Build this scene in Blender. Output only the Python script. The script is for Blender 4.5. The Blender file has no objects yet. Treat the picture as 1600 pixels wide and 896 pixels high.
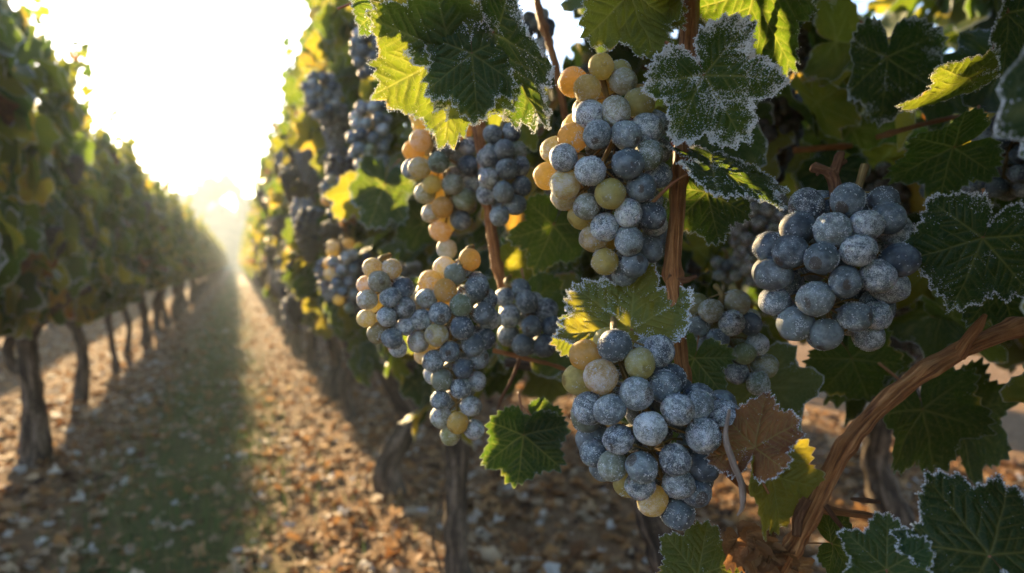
import bpy, math, random
import numpy as np
from mathutils import Vector, Matrix, noise as mn

SEED = 11
rng = np.random.default_rng(SEED)
random.seed(SEED)
sc = bpy.context.scene
col = sc.collection
R = math.radians

# ------------------------------------------------------------------ camera
CAM_H = 0.95
YAW, PITCH = R(22.0), R(-2.04)
FPX = 24.0 / 36.0 * 1600.0
cd = bpy.data.cameras.new("camera")
cam = bpy.data.objects.new("camera", cd)
col.objects.link(cam)
cam.location = (0, 0, CAM_H)
cam.rotation_euler = (math.pi / 2 + PITCH, 0, -YAW)
cd.lens = 24.0
cd.sensor_width = 36.0
cd.clip_start = 0.02
cd.clip_end = 2000
cd.dof.use_dof = True
cd.dof.focus_distance = 0.475
cd.dof.aperture_fstop = 5.0
cd.dof.aperture_blades = 0
sc.camera = cam
CF = Vector((math.sin(YAW) * math.cos(PITCH), math.cos(YAW) * math.cos(PITCH), math.sin(PITCH)))
CR = Vector((math.cos(YAW), -math.sin(YAW), 0))
CU = CR.cross(CF)
C0 = Vector((0, 0, CAM_H))


def P(px, py, d):
    """world point seen at a photograph position, d metres along the view axis"""
    return C0 + d * (CF + (px - 800) / FPX * CR + (448 - py) / FPX * CU)


def proj(p):
    v = p - C0
    d = v.dot(CF)
    if d < 0.02:
        return None
    return 800 + FPX * v.dot(CR) / d, 448 - FPX * v.dot(CU) / d, d


# ------------------------------------------------------------------ light
SUN_AZ, SUN_EL = R(-7.6), R(16.4)
world = bpy.data.worlds.new("World")
sc.world = world
world.use_nodes = True
wn = world.node_tree
bg = wn.nodes["Background"]
sky = wn.nodes.new("ShaderNodeTexSky")
sky.sky_type = 'NISHITA'
sky.sun_disc = False
sky.sun_elevation = SUN_EL
sky.sun_rotation = SUN_AZ
sky.air_density = 0.75
sky.dust_density = 0.5
sky.ozone_density = 1.0
wn.links.new(sky.outputs[0], bg.inputs[0])
bg.inputs[1].default_value = 0.112
sd = bpy.data.lights.new("sun", 'SUN')
sd.energy = 5.0
sd.angle = R(1.0)
sd.color = (1.0, 0.72, 0.38)
sun = bpy.data.objects.new("sun", sd)
col.objects.link(sun)
SUN_DIR = Vector((math.sin(SUN_AZ) * math.cos(SUN_EL), math.cos(SUN_AZ) * math.cos(SUN_EL), math.sin(SUN_EL)))
sun.rotation_euler = SUN_DIR.to_track_quat('Z', 'Y').to_euler()
sun.location = (-3, 10, 6)
vs = sc.view_settings
vs.view_transform = 'Standard'
vs.look = 'None'
vs.exposure = 2.3
vs.gamma = 1.0
vs.use_curve_mapping = False
cy = sc.cycles
cy.use_denoising = True
cy.max_bounces = 8
cy.diffuse_bounces = 3
cy.glossy_bounces = 2
cy.transmission_bounces = 3
cy.transparent_max_bounces = 4
cy.volume_bounces = 0
cy.sample_clamp_indirect = 6.0
cy.caustics_reflective = False
cy.caustics_refractive = False


# ------------------------------------------------------------------ helpers
def mat(name):
    m = bpy.data.materials.new(name)
    m.use_nodes = True
    nt = m.node_tree
    nt.nodes.clear()
    out = nt.nodes.new("ShaderNodeOutputMaterial")
    return m, nt, out


class NT:
    """tiny node-tree writer"""
    def __init__(s, nt):
        s.nt = nt

    def n(s, typ, ins=None, **props):
        nd = s.nt.nodes.new(typ)
        for k, v in props.items():
            setattr(nd, k, v)
        if ins:
            for k, v in ins.items():
                sock = nd.inputs[k]
                if isinstance(v, bpy.types.NodeSocket):
                    s.nt.links.new(v, sock)
                else:
                    sock.default_value = v
        return nd

    def math(s, op, a, b=None, c=None, clamp=False):
        ins = {0: a}
        if b is not None:
            ins[1] = b
        if c is not None:
            ins[2] = c
        return s.n("ShaderNodeMath", ins, operation=op, use_clamp=clamp).outputs[0]

    def mix(s, f, a, b, typ='RGBA', blend='MIX'):
        nd = s.nt.nodes.new("ShaderNodeMix")
        nd.data_type = typ
        if typ == 'RGBA':
            nd.blend_type = blend
        names = {'RGBA': (6, 7, 2), 'FLOAT': (2, 3, 0)}[typ]
        for i, v in ((0, f), (names[0], a), (names[1], b)):
            if isinstance(v, bpy.types.NodeSocket):
                s.nt.links.new(v, nd.inputs[i])
            else:
                nd.inputs[i].default_value = v
        return nd.outputs[names[2]]

    def noise(s, vec, scale, detail=3, rough=0.55, dist=0.0):
        return s.n("ShaderNodeTexNoise", {"Vector": vec, "Scale": scale, "Detail": detail, "Roughness": rough,
                                          "Distortion": dist}).outputs[0]

    def ramp(s, f, stops, interp='LINEAR'):
        nd = s.n("ShaderNodeValToRGB", {0: f})
        cr = nd.color_ramp
        cr.interpolation = interp
        while len(cr.elements) < len(stops):
            cr.elements.new(0.5)
        for e, (p, c) in zip(cr.elements, stops):
            e.position = p
            e.color = c if len(c) == 4 else (*c, 1)
        return nd.outputs[0]

    def sstep(s, f, lo, hi):
        return s.n("ShaderNodeMapRange", {0: f, 1: lo, 2: hi, 3: 0.0, 4: 1.0}, interpolation_type='SMOOTHSTEP').outputs[0]

    def attr(s, name):
        return s.n("ShaderNodeAttribute", attribute_name=name)

    def bump(s, h, strength, dist):
        return s.n("ShaderNodeBump", {"Height": h, "Strength": strength, "Distance": dist}).outputs[0]

    def link(s, a, b):
        s.nt.links.new(a, b)


def mesh_np(name, verts, faces, mats=(), midx=None, attrs=None, uv=None, smooth=True):
    me = bpy.data.meshes.new(name)
    verts = np.asarray(verts, np.float32)
    faces = np.asarray(faces, np.int32)
    k = faces.shape[1]
    me.vertices.add(len(verts))
    me.vertices.foreach_set("co", verts.ravel())
    me.loops.add(faces.size)
    me.loops.foreach_set("vertex_index", faces.ravel())
    me.polygons.add(len(faces))
    me.polygons.foreach_set("loop_start", np.arange(0, faces.size, k, dtype=np.int32))
    for m in mats:
        me.materials.append(m)
    if midx is not None:
        me.polygons.foreach_set("material_index", np.asarray(midx, np.int32))
    me.polygons.foreach_set("use_smooth", np.full(len(faces), smooth))
    me.update(calc_edges=True)
    if attrs:
        for n, v in attrs.items():
            a = me.attributes.new(n, 'FLOAT', 'POINT')
            a.data.foreach_set("value", np.asarray(v, np.float32))
    if uv is not None:
        ul = me.uv_layers.new(name="UVMap")
        ul.data.foreach_set("uv", np.asarray(uv, np.float32)[faces.ravel()].ravel())
    me.validate()
    return me


def obj(name, me, parent=None, loc=None):
    o = bpy.data.objects.new(name, me)
    col.objects.link(o)
    if parent is not None:
        o.parent = parent
    if loc is not None:
        o.location = loc
    return o


def tag(o, label=None, cat=None, group=None, kind=None):
    if label:
        o["label"] = label
    if cat:
        o["category"] = cat
    if group:
        o["group"] = group
    if kind:
        o["kind"] = kind
    return o


def thing(name, label, cat, loc=(0, 0, 0), group=None):
    o = bpy.data.objects.new(name, None)
    col.objects.link(o)
    o.empty_display_size = 0.05
    o.location = loc
    return tag(o, label, cat, group)


class Geo:
    """collects triangles from several shapes into one mesh"""
    def __init__(s):
        s.v, s.f, s.m, s.uv, s.n = [], [], [], [], 0
        s.at = {}

    def add(s, v, f, mi=0, uv=None, **attrs):
        v = np.asarray(v, float)
        f = np.asarray(f, int)
        if f.shape[1] == 4:
            f = np.concatenate([f[:, [0, 1, 2]], f[:, [0, 2, 3]]])
        s.v.append(v)
        s.f.append(f + s.n)
        s.m.append(np.full(len(f), mi))
        s.uv.append(np.zeros((len(v), 2)) if uv is None else uv)
        for k in set(s.at) | set(attrs):
            if k not in s.at:
                s.at[k] = [np.zeros(s.n)] if s.n else []
            s.at[k].append(np.broadcast_to(np.asarray(attrs.get(k, 0.0), float), (len(v),)))
        s.n += len(v)

    def mesh(s, name, mats, smooth=True):
        return mesh_np(name, np.concatenate(s.v), np.concatenate(s.f), mats, np.concatenate(s.m),
                       {k: np.concatenate(v) for k, v in s.at.items()}, np.concatenate(s.uv), smooth)


def catmull(pts, n):
    pts = np.asarray(pts, float)
    p = np.vstack([2 * pts[0] - pts[1], pts, 2 * pts[-1] - pts[-2]])
    out = []
    segs = len(pts) - 1
    per = max(2, n // segs)
    for i in range(segs):
        a, b, c, d = p[i], p[i + 1], p[i + 2], p[i + 3]
        for t in np.linspace(0, 1, per, endpoint=False):
            out.append(0.5 * ((2 * b) + (-a + c) * t + (2 * a - 5 * b + 4 * c - d) * t * t + (-a + 3 * b - 3 * c + d) * t ** 3))
    out.append(pts[-1])
    return np.array(out)


def tube(pts, rads, sides=12, n=40, rough=0.0, ridges=0.0, seed=0, nodes=0.0, cap=True):
    """swept tube with per-point radius; rough = lumpy radius, ridges = long grooves of bark"""
    q = np.concatenate([np.asarray(pts, float), np.asarray(rads, float)[:, None]], 1)
    c = catmull(q, n)
    pos, rad = c[:, :3], np.maximum(c[:, 3], 1e-4)
    m = len(pos)
    tan = np.gradient(pos, axis=0)
    tan /= np.linalg.norm(tan, axis=1)[:, None] + 1e-12
    ref = np.array([1.0, 0, 0]) if abs(tan[0][0]) < 0.8 else np.array([0, 1.0, 0])
    a = np.cross(tan[0], ref)
    a /= np.linalg.norm(a)
    V = np.zeros((m, sides, 3))
    UV = np.zeros((m, sides, 2))
    L = np.concatenate([[0], np.cumsum(np.linalg.norm(np.diff(pos, axis=0), axis=1))])
    so = seed * 17.3
    for i in range(m):
        a = a - tan[i] * np.dot(a, tan[i])
        a /= np.linalg.norm(a) + 1e-12
        b = np.cross(tan[i], a)
        r0 = rad[i]
        for j in range(sides):
            th = 2 * math.pi * j / sides
            r = r0
            if rough:
                r *= 1 + rough * mn.noise((math.cos(th) * 1.1 + so, math.sin(th) * 1.1, L[i] / max(r0, .004) * 0.35 + so))
            if ridges:
                tw = th + L[i] * 5.0
                w = mn.noise((math.cos(tw) * 3.2 + so, math.sin(tw) * 3.2, L[i] * 9 + so))
                w2 = mn.noise((math.cos(tw) * 7 + so, math.sin(tw) * 7, L[i] * 16 + so))
                r *= 1 + ridges * (1.0 - 2.2 * abs(w)) + ridges * 0.5 * w2
            if nodes:
                r *= 1 + nodes * math.exp(-((L[i] / 0.075 + 0.37 * seed) % 1.0 - 0.5) ** 2 / 0.006)
            V[i, j] = pos[i] + r * (math.cos(th) * a + math.sin(th) * b)
            UV[i, j] = (j / sides, L[i])
    idx = np.arange(m * sides).reshape(m, sides)
    f = np.stack([idx[:-1], np.roll(idx, -1, 1)[:-1], np.roll(idx, -1, 1)[1:], idx[1:]], -1).reshape(-1, 4)
    f = np.concatenate([f[:, [0, 1, 2]], f[:, [0, 2, 3]]])
    v, uv = V.reshape(-1, 3), UV.reshape(-1, 2)
    if cap:
        k = len(v)
        v = np.vstack([v, pos[0], pos[-1] + tan[-1] * rad[-1] * 0.4])
        uv = np.vstack([uv, [0, 0], [0, L[-1]]])
        j = np.arange(sides)
        f = np.vstack([f, np.stack([np.full(sides, k), (j + 1) % sides, j], 1),
                       np.stack([np.full(sides, k + 1), idx[-1][j], idx[-1][(j + 1) % sides]], 1)])
    return v, f, uv


# ------------------------------------------------------------------ materials
def leaf_material(name, hero):
    m, nt, out = mat(name)
    N = NT(nt)
    tone = N.attr("tone").outputs["Fac"]
    edge = N.attr("edge").outputs["Fac"]
    tc = N.n("ShaderNodeTexCoord")
    co = tc.outputs["Object"]
    big = N.noise(co, 22.0 if not hero else 30.0, 3, 0.6)
    t2 = N.math('ADD', tone, N.math('MULTIPLY', N.math('SUBTRACT', big, 0.5), 0.30), clamp=True)
    if hero:
        wear = N.sstep(N.math('ADD', edge, N.math('MULTIPLY', N.math('SUBTRACT', big, 0.5), 0.9)), 0.98, 1.12)
        t2 = N.math('ADD', t2, N.math('MULTIPLY', wear, 0.38), clamp=True)
    base = N.ramp(t2, [(0.0, (.010, .028, .012)), (0.35, (.022, .055, .016)), (0.6, (.055, .095, .022)),
                       (0.80, (.20, .19, .03)), (0.92, (.22, .11, .035)), (1.0, (.13, .055, .025))])
    trans = N.ramp(t2, [(0.0, (.06, .13, .012)), (0.35, (.16, .25, .015)), (0.6, (.36, .34, .02)),
                        (0.80, (.75, .55, .05)), (0.92, (.55, .22, .04)), (1.0, (.22, .08, .03))])
    if hero:
        vein = N.attr("vein").outputs["Fac"]
        vor = N.n("ShaderNodeTexVoronoi", {"Vector": tc.outputs["UV"], "Scale": 26.0, "Randomness": 1.0},
                  feature='DISTANCE_TO_EDGE').outputs["Distance"]
        net = N.math('SUBTRACT', 1.0, N.sstep(vor, 0.0, 0.09))
        vv = N.math('MAXIMUM', vein, N.math('MULTIPLY', net, 0.30))
        fine = N.noise(tc.outputs["UV"], 85.0, 5, 0.72)
        base = N.mix(N.math('MULTIPLY', vv, 0.38), base, (.22, .24, .09, 1))
        trans = N.mix(N.math('MULTIPLY', vv, 0.55), trans, (.62, .60, .12, 1))
        patch = N.noise(tc.outputs["UV"], 6.5, 3, 0.6)
        frk = N.attr("frosty").outputs["Fac"]
        f1 = N.math('ADD', fine, N.math('MULTIPLY', N.math('SUBTRACT', patch, 0.5), 0.75))
        f1 = N.math('ADD', f1, N.math('MULTIPLY', N.math('POWER', edge, 5.0), 0.16))
        f1 = N.math('ADD', f1, N.math('MULTIPLY', vein, 0.04))
        f1 = N.math('ADD', f1, N.math('MULTIPLY', N.math('SUBTRACT', frk, 0.5), 0.22))
        frost = N.sstep(f1, 0.66, 0.74)
        rim = N.sstep(N.math('ADD', edge, N.math('MULTIPLY', N.math('SUBTRACT', fine, 0.5), 0.16)), 0.955, 0.99)
        frost = N.math('MAXIMUM', frost, N.math('MULTIPLY', rim, N.math('ADD', N.math('MULTIPLY', frk, 1.2), .12, clamp=True)))
        h = N.math('ADD', N.math('MULTIPLY', net, -0.35), N.math('MULTIPLY', frost, 0.8))
        nrm = N.bump(h, 0.5, 0.0012)
    else:
        fine = N.noise(co, 190.0, 3, 0.7)
        e2 = N.math('ADD', edge, N.math('MULTIPLY', N.math('SUBTRACT', fine, 0.5), 0.5))
        frost = N.math('MULTIPLY', N.sstep(e2, 0.84, 1.0), N.math('MULTIPLY', N.sstep(N.noise(co, 9.0, 2), .40, .62), .75))
        nrm = N.bump(fine, 0.3, 0.002)
    pb = N.n("ShaderNodeBsdfPrincipled", {"Base Color": base, "Roughness": 0.55, "Normal": nrm,
                                          "Specular IOR Level": 0.22})
    tr = N.n("ShaderNodeBsdfTranslucent", {"Color": trans, "Normal": nrm})
    ms = N.n("ShaderNodeMixShader", {0: 0.42, 1: pb.outputs[0], 2: tr.outputs[0]})
    fb = N.n("ShaderNodeBsdfPrincipled", {"Base Color": (.72, .77, .80, 1), "Roughness": 0.55, "Normal": nrm})
    ft = N.n("ShaderNodeBsdfTranslucent", {"Color": (.70, .70, .66, 1)})
    fm = N.n("ShaderNodeMixShader", {0: 0.35, 1: fb.outputs[0], 2: ft.outputs[0]})
    fin = N.n("ShaderNodeMixShader", {0: frost, 1: ms.outputs[0], 2: fm.outputs[0]})
    N.link(fin.outputs[0], out.inputs[0])
    return m


M_LEAF = leaf_material("vine_leaf", False)
M_HERO = leaf_material("vine_leaf_near", True)


def frost_material():
    m, nt, out = mat("frost")
    N = NT(nt)
    fb = N.n("ShaderNodeBsdfPrincipled", {"Base Color": (.76, .80, .83, 1), "Roughness": 0.4})
    ft = N.n("ShaderNodeBsdfTranslucent", {"Color": (.78, .78, .76, 1)})
    fm = N.n("ShaderNodeMixShader", {0: 0.45, 1: fb.outputs[0], 2: ft.outputs[0]})
    N.link(fm.outputs[0], out.inputs[0])
    return m


M_FROST = frost_material()


def grape_material():
    m, nt, out = mat("grape_skin")
    N = NT(nt)
    oi = N.n("ShaderNodeObjectInfo")
    tc = N.n("ShaderNodeTexCoord")
    rnd = oi.outputs["Random"]
    off = N.n("ShaderNodeCombineXYZ", {0: N.math('MULTIPLY', rnd, 37.0), 1: N.math('MULTIPLY', rnd, 91.0), 2: 3.0})
    co = N.n("ShaderNodeVectorMath", {0: tc.outputs["Object"], 1: off.outputs[0]}, operation='ADD').outputs[0]
    low = N.noise(co, 1.3, 2, 0.5)
    mid = N.noise(co, 4.0, 4, 0.65)
    fine = N.noise(co, 21.0, 4, 0.70)
    base = oi.outputs["Color"]
    dark = N.mix(1.0, base, (.66, .66, .70, 1), blend='MULTIPLY')
    c = N.mix(N.sstep(mid, 0.38, 0.62), dark, base)
    bl = N.mix(0.4, base, (.36, .42, .46, 1))
    c = N.mix(N.math('MULTIPLY', N.sstep(N.math('ADD', low, N.math('MULTIPLY', mid, 0.3)), 0.55, 0.85), 0.65), c, bl)
    # stylar scar at the free end
    sx = N.n("ShaderNodeSeparateXYZ", {0: tc.outputs["Object"]})
    scar = N.sstep(N.math('ADD', sx.outputs[2], N.math('MULTIPLY', N.math('SUBTRACT', fine, 0.5), 0.05)), -0.965, -0.99)
    c = N.mix(N.math('MULTIPLY', scar, 0.8), c, (.05, .035, .025, 1))
    v = N.math('ADD', fine, N.math('MULTIPLY', N.math('SUBTRACT', mid, 0.5), 0.40))
    v = N.math('ADD', v, N.math('MULTIPLY', N.math('SUBTRACT', low, 0.5), 0.25))
    v = N.math('ADD', v, N.math('MULTIPLY', N.math('SUBTRACT', rnd, 0.5), 0.26))
    fr = N.math('MULTIPLY', N.sstep(v, 0.555, 0.68), 0.76)
    c = N.mix(fr, c, (.72, .75, .76, 1))
    nrm = N.bump(N.math('ADD', fine, fr), 0.35, 0.0010)
    pb = N.n("ShaderNodeBsdfPrincipled", {"Base Color": c, "Roughness": 0.52, "Normal": nrm, "Specular IOR Level": 0.3,
                                          "Subsurface Weight": 0.55, "Subsurface Scale": 0.007})
    pb.inputs["Subsurface Radius"].default_value = (1.0, 0.55, 0.18)
    # amber and green berries (unripe, sun-tinted) let the sun through, blue ones barely
    sc3 = N.n("ShaderNodeSeparateColor", {0: base})
    tf = N.math('ADD', 0.06, N.math('MULTIPLY', N.math('SUBTRACT', sc3.outputs[0], sc3.outputs[2]), 1.3), clamp=True)
    tf = N.math('MULTIPLY', N.math('MINIMUM', tf, 0.48), N.math('SUBTRACT', 1.0, N.math('MULTIPLY', fr, 0.5)))
    tcol = N.mix(0.6, base, (1.0, .80, .34, 1))
    tl = N.n("ShaderNodeBsdfTranslucent", {"Color": tcol, "Normal": nrm})
    mx = N.n("ShaderNodeMixShader", {0: tf, 1: pb.outputs[0], 2: tl.outputs[0]})
    N.link(mx.outputs[0], out.inputs[0])
    return m


M_GRAPE = grape_material()


def wood_material(name, cols, rough=0.75, scale=(40, 10), bump=0.6, mossy=False):
    m, nt, out = mat(name)
    N = NT(nt)
    uv = N.n("ShaderNodeTexCoord")
    mp = N.n("ShaderNodeMapping", {"Vector": uv.outputs["UV"], "Scale": (scale[0], scale[1], 1)})
    g = N.noise(mp.outputs[0], 1.0, 5, 0.65, 0.6)
    g2 = N.noise(uv.outputs["Object"], 60.0, 4, 0.7)
    f = N.math('ADD', N.math('MULTIPLY', g, 0.75), N.math('MULTIPLY', g2, 0.25))
    c = N.ramp(f, [(0.37, cols[0]), (0.50, cols[1]), (0.62, cols[2])])
    nrm = N.bump(f, bump, 0.010)
    pb = N.n("ShaderNodeBsdfPrincipled", {"Base Color": c, "Roughness": rough, "Normal": nrm, "Specular IOR Level": 0.3})
    N.link(pb.outputs[0], out.inputs[0])
    return m


M_BARK = wood_material("vine_bark", [(.011, .008, .006), (.050, .035, .024), (.20, .15, .11)], 0.85, (16, 7), 1.0)
M_CANE = wood_material("cane_bark", [(.13, .045, .016), (.36, .145, .046), (.56, .28, .11)], 0.5, (16, 22), 0.9)
M_STEM = wood_material("stalk", [(.10, .06, .02), (.20, .13, .04), (.30, .20, .08)], 0.6, (8, 30), 0.3)
M_PET = wood_material("petiole", [(.18, .06, .03), (.28, .12, .05), (.30, .20, .07)], 0.5, (5, 30), 0.2)
M_DEAD = wood_material("dry_stalk", [(.10, .04, .02), (.20, .09, .04), (.30, .16, .08)], 0.8, (9, 60), 1.0)


def ground_material():
    m, nt, out = mat("soil")
    N = NT(nt)
    ge = N.n("ShaderNodeNewGeometry")
    p = ge.outputs["Position"]
    sx = N.n("ShaderNodeSeparateXYZ", {0: p})
    n1 = N.noise(p, 3.0, 5, 0.6)
    n2 = N.noise(p, 22.0, 5, 0.7)
    n3 = N.noise(p, 90.0, 4, 0.7)
    soil = N.ramp(N.math('ADD', N.math('MULTIPLY', n2, 0.6), N.math('MULTIPLY', n3, 0.4)),
                  [(0.3, (.060, .036, .018)), (0.5, (.19, .115, .058)), (0.68, (.35, .24, .145))])
    grassc = N.ramp(n2, [(0.3, (.030, .058, .015)), (0.6, (.065, .11, .028)), (0.8, (.12, .13, .05))])
    w = N.math('ABSOLUTE', N.math('ADD', sx.outputs[0], 0.18))
    g = N.math('SUBTRACT', 1.0, N.sstep(N.math('ADD', w, N.math('MULTIPLY', N.math('SUBTRACT', n1, 0.5), 0.7)), 0.12, 0.5))
    c = N.mix(N.math('MULTIPLY', g, 0.75), soil, grassc)
    nrm = N.bump(N.math('ADD', n2, N.math('MULTIPLY', n3, 0.5)), 0.8, 0.02)
    pb = N.n("ShaderNodeBsdfPrincipled", {"Base Color": c, "Roughness": 0.95, "Normal": nrm, "Specular IOR Level": 0.1})
    N.link(pb.outputs[0], out.inputs[0])
    return m


M_SOIL = ground_material()


def tone_material(name, stops, trans=0.3, scale=60, tboost=1.2):
    m, nt, out = mat(name)
    N = NT(nt)
    tone = N.attr("tone").outputs["Fac"]
    tc = N.n("ShaderNodeTexCoord")
    n = N.noise(tc.outputs["Object"], scale, 3, 0.6)
    t = N.math('ADD', tone, N.math('MULTIPLY', N.math('SUBTRACT', n, 0.5), 0.25), clamp=True)
    c = N.ramp(t, stops)
    pb = N.n("ShaderNodeBsdfPrincipled", {"Base Color": c, "Roughness": 0.7, "Specular IOR Level": 0.25})
    tr = N.n("ShaderNodeBsdfTranslucent", {"Color": c})
    ms = N.n("ShaderNodeMixShader", {0: trans, 1: pb.outputs[0], 2: tr.outputs[0]})
    N.link(ms.outputs[0], out.inputs[0])
    return m


M_LITTER = tone_material("fallen_leaves", [(0.0, (.055, .028, .014)), (0.25, (.22, .095, .030)), (0.5, (.40, .22, .085)),
                                           (0.75, (.46, .36, .24)), (1.0, (.60, .58, .53))], 0.28)
M_GRASS = tone_material("grass_blades", [(0.0, (.040, .080, .018)), (0.5, (.085, .140, .035)), (0.8, (.17, .17, .06)),
                                         (1.0, (.40, .30, .15))], 0.35)
M_STRAW = tone_material("straw_stalks", [(0.0, (.20, .11, .04)), (0.5, (.38, .25, .11)), (1.0, (.52, .40, .22))], 0.2)
M_FARLEAF = tone_material("tree_leaves", [(0.0, (.03, .05, .02)), (0.6, (.06, .085, .03)), (1.0, (.11, .12, .04))], 0.3, 3)
M_CRISP = tone_material("crisp_brown_leaf", [(0.0, (.10, .045, .02)), (0.5, (.26, .13, .05)), (1.0, (.45, .27, .12))], 0.35, 120)


# ------------------------------------------------------------------ leaf shapes
def leaf_outline(th, rs, sinus=1.0, teeth=34, amp=0.075):
    """radius of a grape leaf by angle from its tip (radians)"""
    kd = np.array([0, 10, 22, 31, 40, 50, 57, 68, 82, 92, 104, 113, 126, 145, 160, 170, 177])
    kr = np.array([1.0, .95, .86, .79, .84, .93, .94, .87, .73, .73, .79, .80, .74, .66, .56, .42, .16])
    dep = np.array([0, 0, .3, 1, .3, 0, 0, .2, 1, .8, 0, 0, 0, 0, 0, 0, 0])
    out = np.zeros_like(th)
    for sgn in (1, -1):
        kk = kr - dep * 0.14 * (sinus - 0.5 + rs.uniform(-.3, .3))
        kk = kk * rs.uniform(.93, 1.07, len(kk))
        kk[0] = 1.0
        s = (np.sign(th) == sgn) | ((th == 0) & (sgn == 1))
        d = np.degrees(np.abs(th))
        fine = np.interp(np.linspace(0, 177, 178), kd, kk)
        ker = np.ones(5) / 5
        fine = np.convolve(np.pad(fine, 2, mode='edge'), ker, 'valid')
        out[s] = np.interp(d[s], np.arange(178), fine)
    ph = (th / (2 * math.pi) + 0.5) * teeth
    wob = np.interp(ph, np.arange(teeth + 1), rs.uniform(0, .6, teeth + 1))
    fr = (ph + wob) % 1.0
    saw = np.where(fr < 0.5, fr / 0.5, (1 - fr) / 0.5)
    ta = np.interp(ph, np.arange(teeth + 1), rs.uniform(.5, 1.35, teeth + 1))
    out *= 1 + amp * ta * (saw - 0.4)
    return out


def seg_dist(x, y, ax, ay, bx, by):
    dx, dy = bx - ax, by - ay
    t = np.clip(((x - ax) * dx + (y - ay) * dy) / (dx * dx + dy * dy), 0, 1)
    return np.hypot(x - ax - t * dx, y - ay - t * dy), t


def leaf_shape(seed, nang, nring, fold=0.1, cup=0.0, wave=0.06, droop=0.12, curl=0.0, pucker=0.03, sinus=1.0, teeth=34,
               amp=0.075, veins=True):
    rs = np.random.default_rng(seed)
    th = np.linspace(-R(177), R(177), nang)
    r = leaf_outline(th, rs, sinus, teeth, amp)
    ts = np.linspace(0, 1, nring + 1)[1:] ** 0.85
    x = np.concatenate([[0]] + [r * t * np.sin(th) for t in ts])
    y = np.concatenate([[0]] + [r * t * np.cos(th) for t in ts])
    t = np.concatenate([[0]] + [np.full(nang, q) for q in ts])
    ang = np.concatenate([[0]] + [th for q in ts])
    rho = np.hypot(x, y)
    # margin nearness measured along the spoke
    edge = np.clip(1 - (1 - t) * np.concatenate([[1]] + [r for q in ts]) * 1.6, 0, 1)
    dmin = np.full(len(x), 9.0)
    vein = np.zeros(len(x))
    if veins:
        prim = [(0, .97), (R(55), .88), (-R(55), .88), (R(112), .70), (-R(112), .70)]
        for a, L in prim:
            a += rs.uniform(-.05, .05)
            ex, ey = L * math.sin(a), L * math.cos(a)
            d, tt = seg_dist(x, y, 0, 0, ex, ey)
            w = 0.020 * (1 - 0.7 * tt)
            vein = np.maximum(vein, np.exp(-(d / w) ** 2))
            dmin = np.minimum(dmin, d)
            for k in range(5):
                s = 0.22 + 0.16 * k + rs.uniform(-.03, .03)
                for sg in (1, -1):
                    b = a + sg * R(rs.uniform(42, 54))
                    l2 = L * (0.42 - 0.06 * k) * rs.uniform(.85, 1.1)
                    qx, qy = ex * s, ey * s
                    d, tt = seg_dist(x, y, qx, qy, qx + l2 * math.sin(b), qy + l2 * math.cos(b))
                    w = 0.012 * (1 - 0.5 * tt)
                    vein = np.maximum(vein, 0.75 * np.exp(-(d / w) ** 2))
                    dmin = np.minimum(dmin, d * 1.3)
    else:
        dmin = np.abs(x)
    z = pucker * (1 - np.exp(-dmin / 0.05)) if pucker else np.zeros(len(x))
    z = z + fold * np.abs(x) + cup * rho ** 2
    for k in (3, 5, 8):
        z = z + wave * rho ** 2 * math.sqrt(3 / k) * np.sin(k * ang + rs.uniform(0, 6.28)) * rs.uniform(.4, 1)
    if pucker:
        s0 = rs.uniform(0, 50)
        z = z + np.array([0.035 * mn.noise((a * 4 + s0, b * 4, s0)) + .012 * mn.noise((a * 11 + s0, b * 11, s0)) for a, b in zip(x, y)])
    z = z - droop * np.sign(y) * y * y
    if curl:
        a = curl * x
        xs = np.where(np.abs(a) > 1e-6, np.sin(a) / curl, x)
        z = z + (1 - np.cos(a)) / curl
        x2 = xs
    else:
        x2 = x
    v = np.stack([x2, y, z], 1)
    f = []
    base = 1
    for j in range(nang - 1):
        f.append((0, base + j + 1, base + j))
    idx = 1 + np.arange(nring * nang).reshape(nring, nang)
    q = np.stack([idx[:-1, :-1], idx[:-1, 1:], idx[1:, 1:], idx[1:, :-1]], -1).reshape(-1, 4)
    fa = np.array(f)
    if len(q):
        fa = np.concatenate([fa, q[:, [0, 1, 2]], q[:, [0, 2, 3]]])
    uv = np.stack([x * .5 + .5, y * .5 + .5], 1)
    return v, fa, vein, edge, uv


def basis(tip, nrm):
    """rotation whose Y is the tip direction and Z the normal"""
    y = Vector(tip).normalized()
    z = Vector(nrm)
    z = (z - y * z.dot(y))
    if z.length < 1e-4:
        z = y.orthogonal()
    z.normalize()
    x = y.cross(z)
    return np.array([[x.x, y.x, z.x], [x.y, y.y, z.y], [x.z, y.z, z.z]])


LOW = [leaf_shape(100 + i, 21, 2, fold=random.uniform(.0, .25), wave=.12, droop=random.uniform(.05, .35),
                  curl=random.uniform(-.6, .6) or .1, pucker=0, teeth=10, amp=.10, veins=False) for i in range(8)]
MED = [leaf_shape(200 + i, 73, 7, fold=random.uniform(.0, .25), wave=.10, droop=random.uniform(.05, .35),
                  curl=random.uniform(-.8, .8) or .1, pucker=.03, teeth=24, amp=.085) for i in range(8)]


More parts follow.
